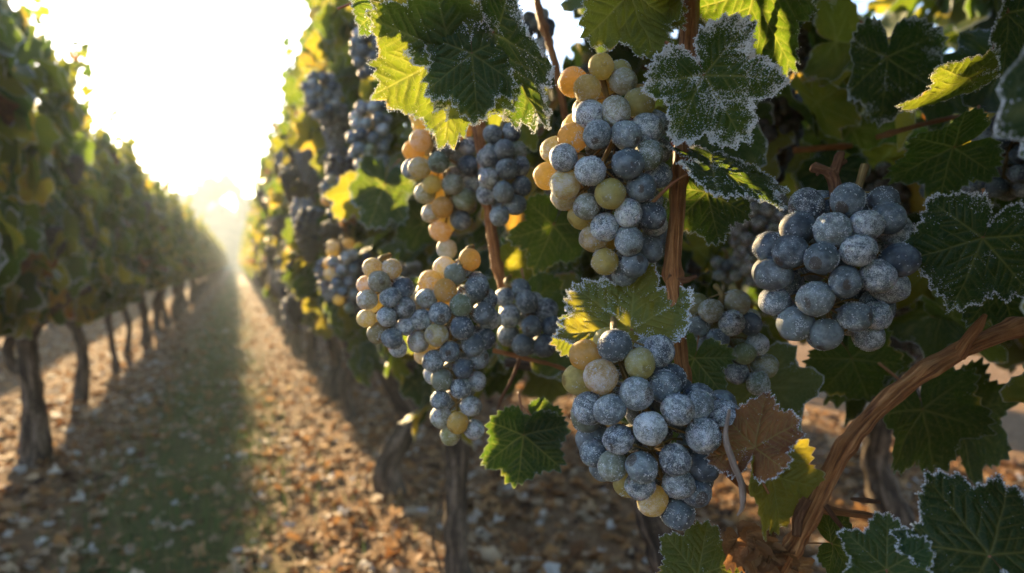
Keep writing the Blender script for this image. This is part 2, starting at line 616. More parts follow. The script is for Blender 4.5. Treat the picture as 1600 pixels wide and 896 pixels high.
def foliage_mesh(name, items, templates):
    """items: (position, tip dir, normal, size, tone) - one mesh of many leaves"""
    g = Geo()
    byt = {}
    for i, it in enumerate(items):
        byt.setdefault(random.randrange(len(templates)), []).append(it)
    for k, its in byt.items():
        v, f, vein, edge, uv = templates[k]
        Rm = np.stack([basis(it[1], it[2]) for it in its])
        S = np.array([it[3] for it in its])[:, None, None]
        T = np.array([tuple(it[0]) for it in its])[:, None, :]
        V = np.einsum('nij,mj->nmi', Rm, v) * S + T
        n, mv = len(its), len(v)
        Fa = (f[None] + (np.arange(n) * mv)[:, None, None]).reshape(-1, 3)
        tone = np.repeat([it[4] for it in its], mv)
        fro = np.repeat([it[5] if len(it) > 5 else .5 for it in its], mv)
        g.add(V.reshape(-1, 3), Fa, 0, np.tile(uv, (n, 1)), tone=tone, edge=np.tile(edge, n), vein=np.tile(vein, n), frosty=fro)
    return g


def rand_tone():
    u = random.random()
    if u < 0.50:
        return random.uniform(0.08, 0.5)
    if u < 0.90:
        return random.uniform(0.45, 0.70)
    if u < 0.975:
        return random.uniform(0.7, 0.86)
    return random.uniform(0.88, 1.0)


def canopy_items(n, hw, z0, z1, ylen, seed, shoots=6, size=(.055, .085)):
    """leaf placements of one vine, local to its foot; row runs along Y"""
    rs = random.Random(seed)
    items = []
    while len(items) < n:
        y = rs.uniform(-ylen / 2, ylen / 2)
        u = rs.random()
        z = z0 + (z1 + .32 * mn.noise((y * 2.1 + seed * 5.3, seed * 2.2, 7.7)) - z0) * u
        w = hw * (0.72 + 0.48 * mn.noise((y * 2.6 + seed * 3.7, z * 2.6, seed * 1.1))) * (1.0 - 0.45 * max(0, u - .72) / .28) * \
            (0.62 + 0.38 * min(1, u / .2))
        if mn.noise((y * 3.5 + seed, z * 3.5 + 9, 4.2)) < -0.28 and rs.random() < .7:
            continue
        s = rs.choice((-1, 1))
        x = s * w * (rs.random() ** 0.32)
        nx = s * rs.uniform(.3, 1.0)
        nrm = (nx + rs.gauss(0, .35), rs.gauss(0, .45), rs.uniform(-.1, .8))
        tip = (rs.gauss(0, .45) + .3 * s, rs.gauss(0, .55), -rs.uniform(.25, 1.0))
        items.append((Vector((x, y, z)), tip, nrm, rs.uniform(*size), rand_tone()))
    for k in range(shoots):
        y, x = rs.uniform(-ylen / 2, ylen / 2), rs.uniform(-hw * .6, hw * .6)
        h = rs.uniform(.08, .40)
        lx, ly = rs.uniform(-.3, .3), rs.uniform(-.3, .3)
        for j in range(int(h / .045) + 1):
            t = j * .045
            items.append((Vector((x + lx * t + rs.gauss(0, .02), y + ly * t + rs.gauss(0, .02), z1 - .06 + t)),
                          (rs.gauss(0, 1), rs.gauss(0, 1), -.4), (rs.gauss(0, .6), rs.gauss(0, .6), .7),
                          rs.uniform(.03, .06) * (1.15 - t), rand_tone()))
    return items


# ------------------------------------------------------------------ ground, hill, far trees
def ground_z(x, y):
    z = 0.018 * mn.noise((x * 2.2, y * 2.2, 1.7)) + 0.010 * mn.noise((x * 7, y * 7, 5.1))
    for rx in (-2.42, -0.92, 0.57, 2.07):
        z += 0.035 * math.exp(-((x - rx) / 0.22) ** 2)
    return z


def build_ground():
    xs = np.unique(np.concatenate([np.linspace(-2.6, 2.6, 120), np.linspace(-8, 8, 60), np.geomspace(8, 500, 14), -np.geomspace(8, 500, 14)]))
    ys = np.unique(np.concatenate([np.linspace(-2, 8, 180), np.linspace(8, 30, 80), np.geomspace(30, 900, 30), -np.geomspace(2, 100, 12)]))
    X, Y = np.meshgrid(xs, ys)
    Z = np.array([ground_z(a, b) if abs(a) < 12 and -3 < b < 60 else 0.0 for a, b in zip(X.ravel(), Y.ravel())])
    idx = np.arange(X.size).reshape(X.shape)
    f = np.stack([idx[:-1, :-1], idx[:-1, 1:], idx[1:, 1:], idx[1:, :-1]], -1).reshape(-1, 4)
    o = obj("ground", mesh_np("ground", np.stack([X.ravel(), Y.ravel(), Z], 1), f, [M_SOIL]))
    tag(o, kind="structure")


build_ground()


def build_hill():
    m, nt, out = mat("hill_scrub")
    N = NT(nt)
    ge = N.n("ShaderNodeNewGeometry")
    n = N.noise(ge.outputs["Position"], 0.6, 5, 0.65)
    c = N.ramp(n, [(0.35, (.03, .045, .02)), (0.55, (.07, .085, .035)), (0.7, (.14, .12, .06))])
    pb = N.n("ShaderNodeBsdfPrincipled", {"Base Color": c, "Roughness": 0.95})
    N.link(pb.outputs[0], out.inputs[0])
    xs, ys = np.linspace(-60, 60, 121), np.linspace(62, 130, 60)
    X, Y = np.meshgrid(xs, ys)

    def hz(x, y):
        h = 7.4 * math.exp(-((x + 2.2) / 5.0) ** 2) + 3.0 * math.exp(-((x + 16) / 9.0) ** 2) + 3.5 * math.exp(-((x - 12) / 12.0) ** 2)
        h += 0.6 * mn.noise((x * .35, y * .2, 3)) + .35 * mn.noise((x * 1.1, y * .6, 8))
        return -0.3 + h * math.exp(-((y - 92) / 18.0) ** 2)
    Z = np.array([hz(a, b) for a, b in zip(X.ravel(), Y.ravel())])
    idx = np.arange(X.size).reshape(X.shape)
    f = np.stack([idx[:-1, :-1], idx[:-1, 1:], idx[1:, 1:], idx[1:, :-1]], -1).reshape(-1, 4)
    tag(obj("hill", mesh_np("hill", np.stack([X.ravel(), Y.ravel(), Z], 1), f, [m])), kind="structure")
    return hz


hill_z = build_hill()


def make_tree(h, wid, seed):
    rs = random.Random(seed)
    t = thing("tree", "", "tree")
    g = Geo()
    g.add(*tube([(0, 0, -.2), (.05, 0, h * .3), (0, .05, h * .7)], [h * .03, h * .022, h * .01], 8, 8)[:2])
    for k in range(5):
        a = rs.uniform(0, 6.28)
        g.add(*tube([(0, 0, h * (.3 + .06 * k)), (math.cos(a) * wid * .3, math.sin(a) * wid * .3, h * (.45 + .07 * k)),
                     (math.cos(a) * wid * .6, math.sin(a) * wid * .6, h * (.55 + .07 * k))], [h * .012, h * .008, h * .003], 6, 6)[:2])
    obj("trunk", g.mesh("trunk", [M_BARK]), t)
    n = 2600
    cl = [(rs.gauss(0, .36) * wid, rs.gauss(0, .36) * wid, h * rs.uniform(.38, .95), rs.uniform(.14, .3) * wid) for _ in range(22)]
    cen = np.array([cl[rs.randrange(22)] for _ in range(n)])
    dirs = rng.normal(size=(n, 3))
    dirs /= np.linalg.norm(dirs, axis=1)[:, None]
    c = cen[:, :3] + dirs * cen[:, 3:4] * rng.random((n, 1)) ** .4
    a, b = rng.normal(size=(n, 3)) * .12, rng.normal(size=(n, 3)) * .12
    v = np.stack([c - a - b, c + a - b, c + a + b, c - a + b], 1).reshape(-1, 3)
    f = np.arange(4 * n).reshape(n, 4)
    obj("crown", mesh_np("crown", v, f, [M_FARLEAF], attrs={"tone": np.repeat(rng.random(n), 4)}, smooth=False), t)
    return t


def copy_thing(src, loc, rz=0.0, label=None, group=None, scale=None):
    r = src.copy()
    col.objects.link(r)
    r.location = loc
    r.rotation_euler = (0, 0, rz)
    if scale:
        r.scale = (scale, scale, scale)
    if label:
        r["label"] = label
    if group:
        r["group"] = group
    for ch in list(src.children):
        c = ch.copy()
        col.objects.link(c)
        c.parent = r
        for gch in ch.children:
            d = gch.copy()
            col.objects.link(d)
            d.parent = c
    return r


def build_trees():
    pa, pb = make_tree(4.2, 2.6, 1), make_tree(3.4, 2.0, 2)
    spots = [(-1.5, 84, 0), (-4.6, 82, 1), (1.5, 83, 1), (-8.5, 80, 0), (4.8, 81, 0), (-13, 84, 1), (9, 86, 1)]
    used = set()
    for x, y, k in spots:
        src = (pa, pb)[k]
        loc = (x, y, hill_z(x, y) - .1)
        lab = "hazy tree silhouette on the far hill at the end of the path"
        if k not in used:
            used.add(k)
            src.location = loc
            src["label"] = lab
            src["group"] = "trees on the far hill"
        else:
            copy_thing(src, loc, random.uniform(0, 6.28), lab, "trees on the far hill")


build_trees()

# haze: one closed box of pale air round camera and scene
HZ = dict(density=0.0026, g=0.45)


def build_haze():
    m, nt, out = mat("haze_air")
    N = NT(nt)
    pv = N.n("ShaderNodeVolumePrincipled", {"Density": HZ['density'], "Anisotropy": HZ['g'], "Color": (.76, .88, 1.0, 1)})
    N.link(pv.outputs[0], out.inputs["Volume"])
    x0, x1, y0, y1, z0, z1 = -520, 520, -120, 920, -1.4, 13.5
    v = [(x, y, z) for z in (z0, z1) for y in (y0, y1) for x in (x0, x1)]
    f = [(0, 2, 3, 1), (4, 5, 7, 6), (0, 1, 5, 4), (2, 6, 7, 3), (0, 4, 6, 2), (1, 3, 7, 5)]
    o = obj("haze", mesh_np("haze", v, f, [m], smooth=False))
    tag(o, kind="stuff")


build_haze()

# ------------------------------------------------------------------ vines
ORD = ["nearest", "second", "third", "fourth", "fifth", "sixth", "seventh", "eighth"]


def trunk_geo(g, pts, rads, seed, n=46, sides=22):
    v, f, uv = tube(pts, rads, sides, n, rough=.35, ridges=.20, seed=seed)
    g.add(v, f, 0, uv)


def generic_trunk(seed, ztop, r0=.045, lean=0.0):
    rs = random.Random(seed)
    pts, rads = [], []
    x, y = 0, 0
    for i in range(6):
        t = i / 5
        pts.append((x, y + lean * t * t, -.03 + (ztop + .03) * t))
        rads.append(r0 * (1.45 - .7 * t if t < .3 else 1.02 - .12 * t) * rs.uniform(.88, 1.12))
        x += rs.uniform(-.045, .045)
        y += rs.uniform(-.06, .06)
    g = Geo()
    trunk_geo(g, pts, rads, seed)
    tx, ty, tz = pts[-1]
    for s in (-1, 1):
        trunk_geo(g, [(tx, ty, tz - .05), (tx * .7, ty + .12 * s, tz + .04), (tx * .3, ty + .30 * s, tz + .06), (0, .56 * s, tz + .05)],
                  [r0 * .75, r0 * .6, r0 * .45, r0 * .32], seed + s, 26, 14)
    return g.mesh("trunk", [M_BARK])


L_FOL = [foliage_mesh("f", canopy_items(560, .32, .70, 1.74, 1.4, 20 + i, 11, (.06, .10)), LOW).mesh("foliage", [M_LEAF]) for i in range(4)]
R_FOL = [foliage_mesh("f", canopy_items(1050, .37, .62, 2.20, 1.25, 40 + i), LOW).mesh("foliage", [M_LEAF]) for i in range(4)]
TRUNKS_L = [generic_trunk(60 + i, .74, .040) for i in range(4)]
TRUNKS_R = [generic_trunk(70 + i, .66, .040) for i in range(4)]


def vine(loc, trunk_me, fol_me, label, group):
    t = thing("grapevine", label, "grapevine", loc, group)
    if trunk_me is not None:
        obj("trunk", trunk_me, t)
    if fol_me is not None:
        obj("foliage", fol_me, t)
    return t


# --- left row
LX = -0.92
ly = [2.35, 3.69, 5.23, 6.45, 7.53]
while ly[-1] < 56:
    ly.append(ly[-1] + random.uniform(1.0, 1.25))
left_labels = ["leafy grapevine at the left edge of the photo, nearest of the left row",
               "grapevine with the thick dark trunk at the left edge, left row",
               "grapevine whose trunk bends left, second trunk in the left row",
               "grapevine with a thin leaning trunk, third trunk in the left row",
               "grapevine with a thin crooked trunk, fourth trunk in the left row"]


def px_trunk(base, specs, mpx_r=None):
    """specs: [(list of photograph points, list of widths px)] at the depth of the vine -> local points"""
    g = Geo()
    b = Vector(base)
    d = (b - C0).dot(CF)
    for k, (pp, ww) in enumerate(specs):
        pts = [tuple(P(x, y, d) - b) for x, y in pp]
        rads = [w / 2 / FPX * d for w in ww]
        trunk_geo(g, pts, [q * (.78 if base[0] > 0 else .66) for q in rads], int(base[1] * 10) + k * 3 + 5, 60, 26)
    return g.mesh("trunk", [M_BARK])


for i, y in enumerate(ly):
    loc = (LX + random.uniform(-.03, .03), y, 0)
    if i < len(left_labels):
        lab = left_labels[i]
    elif y < 22:
        lab = "slender dark-trunked grapevine in the middle of the shaded left row"
    else:
        lab = "hazy small grapevine at the far end of the left row"
    tm = TRUNKS_L[i % 4]
    if i == 1:
        loc = (LX, y, 0)
        tm = px_trunk(loc, [([(52, 745), (56, 690), (50, 610), (44, 550), (46, 505), (70, 470)], [74, 52, 38, 36, 40, 30]),
                            ([(44, 575), (22, 575), (12, 545), (20, 515), (10, 480)], [22, 20, 18, 20, 18]),
                            ([(46, 520), (70, 490), (100, 470), (140, 450)], [34, 28, 22, 16])])
    elif i == 2:
        loc = (LX, y, 0)
        tm = px_trunk(loc, [([(128, 645), (127, 610), (130, 560), (122, 520), (104, 495), (98, 460)], [44, 28, 22, 20, 19, 18]),
                            ([(100, 475), (120, 462), (160, 452)], [16, 13, 9])])
    elif i == 3:
        loc = (LX, y, 0)
        tm = px_trunk(loc, [([(184, 596), (180, 565), (174, 530), (168, 490), (166, 455)], [22, 14, 12, 11, 11])])
    elif i == 4:
        loc = (LX, y, 0)
        tm = px_trunk(loc, [([(198, 566), (200, 540), (202, 510), (194, 480), (190, 450)], [20, 13, 11, 10, 10])])
    t = vine(loc, tm, L_FOL[i % 4], lab, "vines of the left row")
    if i < 3:
        fo = [c for c in t.children if c.name.startswith("foliage")][0]
        fo.scale = (1, 1, (1.16, 1.12, 1.05)[i])
        fo.location.z = -.08

# --- rows beyond, glimpsed under and through the two main rows
y = 4.2
while y < 40:
    vine((-2.42 + random.uniform(-.04, .04), y, 0), TRUNKS_L[int(y * 7) % 4], L_FOL[int(y * 5) % 4],
         "grapevine of the next row, glimpsed behind the left row trunks", "vines of the row behind the left row").scale = (1, 1, .8)
    y += random.uniform(1.05, 1.3)
y = -0.6
while y < 9:
    vine((2.07 + random.uniform(-.04, .04), y, 0), TRUNKS_L[int(y * 7) % 4], L_FOL[int(y * 5 + 9) % 4],
         "dim grapevine of the next row, glimpsed behind the right row", "vines of the row behind the right row")
    y += random.uniform(1.0, 1.2)

for y in np.arange(-.8, 9, 1.15):
    vine((3.6 + random.uniform(-.04, .04), y, 0), TRUNKS_L[int(y * 7) % 4], L_FOL[int(y * 5 + 9) % 4],
         "dim grapevine two rows behind the right row, seen through gaps", "vines two rows behind the right row")

# --- right row
RX = 0.57
ry = [-0.25, 0.86, 1.78, 2.66, 4.04, 4.75, 5.86]
while ry[-1] < 56:
    ry.append(ry[-1] + random.uniform(.95, 1.2))

# ------------------------------------------------------------------ what hangs in front (photograph rows y: left, right)
BUNCHES = [
    # name key, depth, berry px, rows
    dict(k="A", d=.50, b=45, rows=[(93, 895, 975), (130, 876, 1000), (165, 880, 1030), (205, 882, 1045), (245, 834, 1048), (270, 836, 1048),
                                   (310, 866, 1048), (345, 905, 1046), (390, 912, 1040), (425, 940, 1020), (447, 945, 990)],
         label="large frosted grape bunch with amber berries, left of the upright red-brown cane", am=1.0),
    dict(k="B", d=.46, b=49, rows=[(513, 915, 1000), (545, 888, 1050), (585, 884, 1058), (615, 888, 1092), (635, 892, 1152), (690, 903, 1146),
                                   (725, 905, 1124), (755, 960, 1118), (790, 1008, 1100), (825, 1012, 1060)],
         label="lowest big frosted bunch, dark blue with pale yellow berries on its top", am=.42),
    dict(k="C", d=.455, b=51, rows=[(288, 1325, 1378), (320, 1240, 1402), (350, 1225, 1410), (385, 1186, 1426), (420, 1184, 1426), (455, 1190, 1400),
                                    (490, 1200, 1392), (520, 1232, 1388), (550, 1290, 1345)],
         label="frosted blue grape bunch hanging alone on the right below a forked dry stalk", am=.0),
    dict(k="D", d=.62, b=35, rows=[(390, 712, 748), (420, 678, 752), (455, 640, 772), (490, 630, 782), (525, 632, 775), (560, 650, 762), (600, 668, 757),
                                   (640, 668, 757), (675, 682, 755), (698, 698, 748)],
         label="long tapering grape bunch hanging above the straight dark trunk", am=.95),
    dict(k="E", d=.60, b=33, rows=[(404, 572, 612), (435, 560, 642), (470, 556, 650), (505, 558, 648), (535, 590, 648), (560, 606, 645)],
         label="small pale bunch with sunlit yellow berries, left of the long tapering bunch", am=1.5),
    dict(k="F", d=.72, b=34, rows=[(438, 775, 800), (465, 770, 850), (500, 775, 884), (530, 780, 880), (558, 800, 870)],
         label="small shaded blue bunch tucked behind and right of the long tapering bunch", am=.05),
    dict(k="G", d=.78, b=33, rows=[(168, 642, 690), (200, 636, 735), (235, 632, 750), (270, 628, 755), (310, 655, 750), (340, 660, 735), (372, 668, 715),
                                   (408, 668, 708)],
         label="bunch with orange berries on its left edge, under the broad frosted leaves", am=.8),
    dict(k="H", d=.71, b=33, rows=[(190, 765, 805), (225, 748, 822), (260, 742, 828), (295, 745, 830), (325, 755, 818), (358, 770, 805)],
         label="small grey-blue bunch beside the orange-edged one, in front of a thin cane", am=.0),
    dict(k="I", d=.60, b=38, rows=[(455, 1090, 1165), (485, 1066, 1190), (520, 1070, 1192), (555, 1110, 1205), (590, 1140, 1221), (618, 1150, 1215)],
         label="half green bunch hanging in shade just right of the upright cane's foot", am=-.4),
    dict(k="J", d=.70, b=31, rows=[(182, 1555, 1612), (215, 1528, 1640), (250, 1508, 1640), (285, 1506, 1630), (310, 1545, 1600)],
         label="dark blurred bunch cut off by the right edge of the photo", am=.0),
    dict(k="K", d=.86, b=24, rows=[(232, 1440, 1475), (260, 1430, 1490), (290, 1435, 1488), (312, 1448, 1475)],
         label="small dark blurred bunch left of the one at the right edge", am=.0),
    dict(k="L", d=.80, b=30, rows=[(250, 850, 890), (285, 838, 893), (320, 840, 890), (350, 850, 885)],
         label="dim blue bunch showing behind the left side of the large amber-edged bunch", am=.0),
    dict(k="M", d=1.0, b=21, rows=[(18, 825, 858), (45, 808, 870), (65, 815, 868), (82, 830, 855)],
         label="small dark bunch seen against the bright sky at the top", am=.0),
    dict(k="N", d=1.3, b=20, rows=[(155, 560, 600), (185, 545, 612), (220, 540, 612), (250, 548, 605), (275, 560, 595)],
         label="blurred grey bunch on the row's face left of the orange-edged bunch", am=.15),
    dict(k="O", d=1.45, b=19, rows=[(370, 515, 550), (400, 505, 560), (435, 508, 562), (470, 520, 560), (492, 530, 550)],
         label="blurred bunch with golden berries, upper left of the small pale bunch", am=.5),
    dict(k="Q", d=1.32, b=20, rows=[(45, 555, 590), (75, 545, 605), (100, 550, 605), (122, 562, 592)],
         label="blurred dark bunch high on the row under the topmost broad leaf", am=.0),
    dict(k="S", d=1.0, b=21, rows=[(392, 1120, 1150), (415, 1110, 1162), (445, 1120, 1158)],
         label="very dim small bunch in shade, right of the upright cane's middle", am=.0),
    dict(k="T", d=1.8, b=16, rows=[(110, 480, 520), (140, 472, 535), (170, 480, 530), (190, 492, 515)],
         label="blurred bunch with an orange berry, high near the row's sunny edge", am=.2),
    dict(k="U", d=1.6, b=17, rows=[(275, 510, 545), (300, 497, 552), (325, 505, 548), (348, 515, 540)],
         label="blurred bunch midway up the row's sunny face", am=.15),
]
KEEP = []        # photograph rectangles with a depth that nothing random may stand in front of
for b in BUNCHES:
    xs0, xs1 = min(r[1] for r in b['rows']), max(r[2] for r in b['rows'])
    KEEP.append((xs0, b['rows'][0][0], xs1, b['rows'][-1][0], b['d'] + .05))

# hero leaves: junction px, depth, tip angle in picture (deg, 0=right 90=up), length px, pitch (tip away from lens), roll, tone, frost, shape
HL = [
    dict(p=(1100, 118), d=.45, a=-58, L=124, pt=8, rl=-6, tone=.26, fr=.9, fb=.88, s=1, fold=.06, wave=.05, sinus=1.2, label="frost-edged green leaf overlapping the upright cane"),
    dict(p=(1110, 262), d=.49, a=-4, L=140, pt=20, rl=58, tone=.22, fr=.75, fb=.55, s=2, fold=.05, wave=.05),
    dict(p=(985, -12), d=.50, a=-128, L=125, pt=-25, rl=25, tone=.54, fr=.45, s=3, fold=.12, wave=.08, label="sunlit yellow-green leaf above the amber-edged bunch"),
    dict(p=(1032, 5), d=.52, a=-110, L=70, pt=-10, rl=-40, tone=.62, fr=.4, s=33, fold=.15, wave=.1),
    dict(p=(1175, -8), d=.55, a=-52, L=138, pt=10, rl=20, tone=.30, fr=.4, s=4, fold=.1, wave=.07),
    dict(p=(705, 85), d=.50, a=-158, L=150, pt=22, rl=26, tone=.42, fr=.5, s=5, fold=.05, wave=.06, label="broad leaf lit yellow on its left side"),
    dict(p=(738, 84), d=.492, a=-88, L=104, pt=12, rl=-12, tone=.22, fr=.6, s=6, fold=.08, wave=.06),
    dict(p=(772, 52), d=.485, a=-62, L=158, pt=18, rl=-50, tone=.16, fr=.9, s=7, fold=.30, wave=.05, label="dark green leaf with a folded white-frosted rim"),
    dict(p=(600, 8), d=.56, a=-20, L=95, pt=25, rl=25, tone=.25, fr=.6, s=8, fold=.15, wave=.07),
    dict(p=(640, -10), d=.53, a=-105, L=85, pt=0, rl=35, tone=.66, fr=.5, s=9, fold=.1, wave=.08),
    dict(p=(700, -5), d=.70, a=-60, L=90, pt=10, rl=-10, tone=.2, fr=.5, s=10, fold=.12, wave=.07),
    dict(p=(985, 515), d=.50, a=140, L=125, pt=28, rl=-22, tone=.62, fr=.85, s=11, fold=.1, wave=.07, label="sunlit yellow-green leaf with frosted teeth behind the lowest bunch"),
    dict(p=(985, 522), d=.535, a=35, L=66, pt=10, rl=-20, tone=.5, fr=.6, s=12, fold=.1, wave=.07),
    dict(p=(920, 520), d=.54, a=-160, L=62, pt=10, rl=20, tone=.45, fr=.5, s=13, fold=.1, wave=.07),
    dict(p=(1180, 700), d=.42, a=72, L=94, pt=16, rl=56, tone=.95, fr=.45, s=14, fold=.30, wave=.12, label="reddish-brown dying leaf beside the lowest bunch"),
    dict(p=(1205, 745), d=.43, a=-72, L=100, pt=10, rl=28, tone=.68, fr=.25, s=15, fold=.12, wave=.07, label="drooping green and brown leaf below the reddish one"),
    dict(p=(1535, 372), d=.42, a=-105, L=120, pt=14, rl=-16, tone=.10, fr=.66, s=16, fold=.05, wave=.05, sinus=.7, label="dark frost-flecked leaf at the right edge"),
    dict(p=(1575, 20), d=.40, a=-95, L=115, pt=-5, rl=30, tone=.08, fr=.6, fb=.05, s=17, fold=.1, wave=.06, label="nearly black leaf in the top right corner"),
    dict(p=(1545, 868), d=.37, a=118, L=140, pt=25, rl=-8, tone=.10, fr=.8, fb=.12, s=18, fold=.06, wave=.06, label="dark frost-rimmed leaf in the bottom right corner"),
    dict(p=(1385, 890), d=.38, a=80, L=84, pt=20, rl=25, tone=.30, fr=.8, fb=.12, s=19, fold=.14, wave=.08),
    dict(p=(838, 655), d=.66, a=-40, L=48, pt=10, rl=-10, tone=.12, fr=.2, s=20, fold=.1, wave=.06),
    dict(p=(818, 680), d=.66, a=-98, L=88, pt=8, rl=12, tone=.06, fr=.15, s=21, fold=.1, wave=.05, label="small green leaf low beneath the bunches, over the straw"),
    dict(p=(640, 485), d=.95, a=-95, L=72, pt=8, rl=10, tone=.25, fr=.2, s=40, fold=.12, wave=.07),  # added leaf hidden behind the bunches, blocks sun from the small green leaf
    dict(p=(668, 58), d=.90, a=-95, L=88, pt=10, rl=15, tone=.4, fr=.3, s=39, fold=.12, wave=.07),  # added leaf tucked behind the broad ones, casts shade on the frost-edged leaf
    dict(p=(1090, 900), d=.50, a=72, L=82, pt=22, rl=10, tone=.5, fr=.35, s=22, fold=.1, wave=.06),
    dict(p=(1385, 90), d=.74, a=-85, L=105, pt=10, rl=6, tone=.04, fr=.85, s=23, fold=.1, wave=.05),
    dict(p=(1515, 122), d=.50, a=-155, L=105, pt=15, rl=74, tone=.44, fr=.5, s=24, fold=.05, wave=.05, label="small curled yellow leaf catching the sun at upper right"),
    dict(p=(1440, 640), d=.68, a=-70, L=115, pt=8, rl=8, tone=.30, fr=.15, s=25, fold=.08, wave=.05),
    dict(p=(1330, 560), d=.72, a=-60, L=85, pt=15, rl=-18, tone=.34, fr=.15, s=26, fold=.08, wave=.06),
    dict(p=(1500, 650), d=.76, a=-40, L=110, pt=8, rl=18, tone=.22, fr=.15, s=27, fold=.08, wave=.06),
    dict(p=(865, 352), d=.78, a=-110, L=82, pt=10, rl=20, tone=.32, fr=.4, s=28, fold=.1, wave=.06),
    dict(p=(1105, 300), d=.56, a=-75, L=85, pt=10, rl=-35, tone=.22, fr=.5, s=29, fold=.2, wave=.06),
    dict(p=(600, 290), d=1.25, a=-110, L=72, pt=10, rl=-15, tone=.28, fr=.6, s=30, fold=.15, wave=.08),
    dict(p=(555, 300), d=1.42, a=-130, L=52, pt=10, rl=35, tone=.62, fr=.6, s=31, fold=.15, wave=.08),
    dict(p=(1300, 850), d=.46, a=-20, L=70, pt=20, rl=30, tone=.3, fr=.3, s=32, fold=.15, wave=.08),
    dict(p=(820, 400), d=.92, a=-140, L=60, pt=10, rl=35, tone=.6, fr=.3, s=34, fold=.15, wave=.08),
    dict(p=(1085, 560), d=.58, a=-105, L=75, pt=10, rl=-15, tone=.36, fr=.3, s=35, fold=.12, wave=.07),
    dict(p=(1560, 440), d=.62, a=-60, L=90, pt=10, rl=-15, tone=.1, fr=.3, s=36, fold=.12, wave=.07),
    dict(p=(1490, 230), d=.62, a=-150, L=100, pt=25, rl=35, tone=.2, fr=.2, s=37, fold=.12, wave=.07),
    dict(p=(830, 470), d=.84, a=-70, L=75, pt=10, rl=-15, tone=.36, fr=.3, s=38, fold=.12, wave=.07),
]
for h in HL:
    x, y = h['p']
    a = R(h['a'])
    cx, cy2 = x + .35 * h['L'] * math.cos(a), y - .35 * h['L'] * math.sin(a)
    r = h['L'] * .6
    KEEP.append((cx - r, cy2 - r, cx + r, cy2 + r, h['d'] + .03))
# bunches and leaves that the photo shows in the sun: no random leaf grows in the sun's way to them
SUNPTS = [P(*q) for q in [(845, 250, .5), (880, 150, .5), (905, 108, .5), (950, 98, .5), (875, 310, .5), (918, 380, .5), (895, 560, .46), (920, 525, .46),
                          (970, 515, .46), (912, 700, .46), (640, 500, .62), (720, 400, .62), (680, 600, .62), (692, 680, .62), (655, 450, .62),
                          (565, 490, .6), (580, 415, .6), (620, 440, .6), (642, 190, .78), (640, 270, .78), (665, 360, .78), (950, 40, .5), (915, 70, .5),
                          (985, 60, .5), (930, 470, .5), (890, 490, .5), (980, 450, .5), (610, 100, .5), (590, 130, .5), (640, 140, .5), (630, 50, .53),
                          (1240, 70, .55), (1200, 40, .55), (1470, 130, .5), (1430, 150, .5), (1290, 530, .455), (1105, 850, .5),
                          (1250, 500, .455), (570, 220, 1.3), (520, 420, 1.45), (1170, 650, .42)]]
SKY_GAPS = [(775, -80, 905, 70), (1345, 0, 1365, 22), (1390, 20, 1425, 50), (1405, -30, 1450, 20), (1460, -10, 1490, 45)]


def clear_of(p, size):
    q = proj(p)
    if q is None:
        return p.length > .3
    x, y, d = q
    r = size * FPX / d * .75
    if -r < x < 1600 + r and -r < y < 896 + r:
        if d < .56 or (x > 850 and d < .60):
            return False
        for sp in SUNPTS:
            w = p - sp
            t = w.dot(SUN_DIR)
            if t > .03 and (w - t * SUN_DIR).length < size * .9:
                return False
        for x0, y0, x1, y1, dm in KEEP:
            if x0 - r < x < x1 + r and y0 - r < y < y1 + r and d < dm:
                return False
        for x0, y0, x1, y1 in SKY_GAPS:
            if x0 - r * .5 < x < x1 + r * .5 and y0 - r * .5 < y < y1 + r * .5:
                return False
    return True


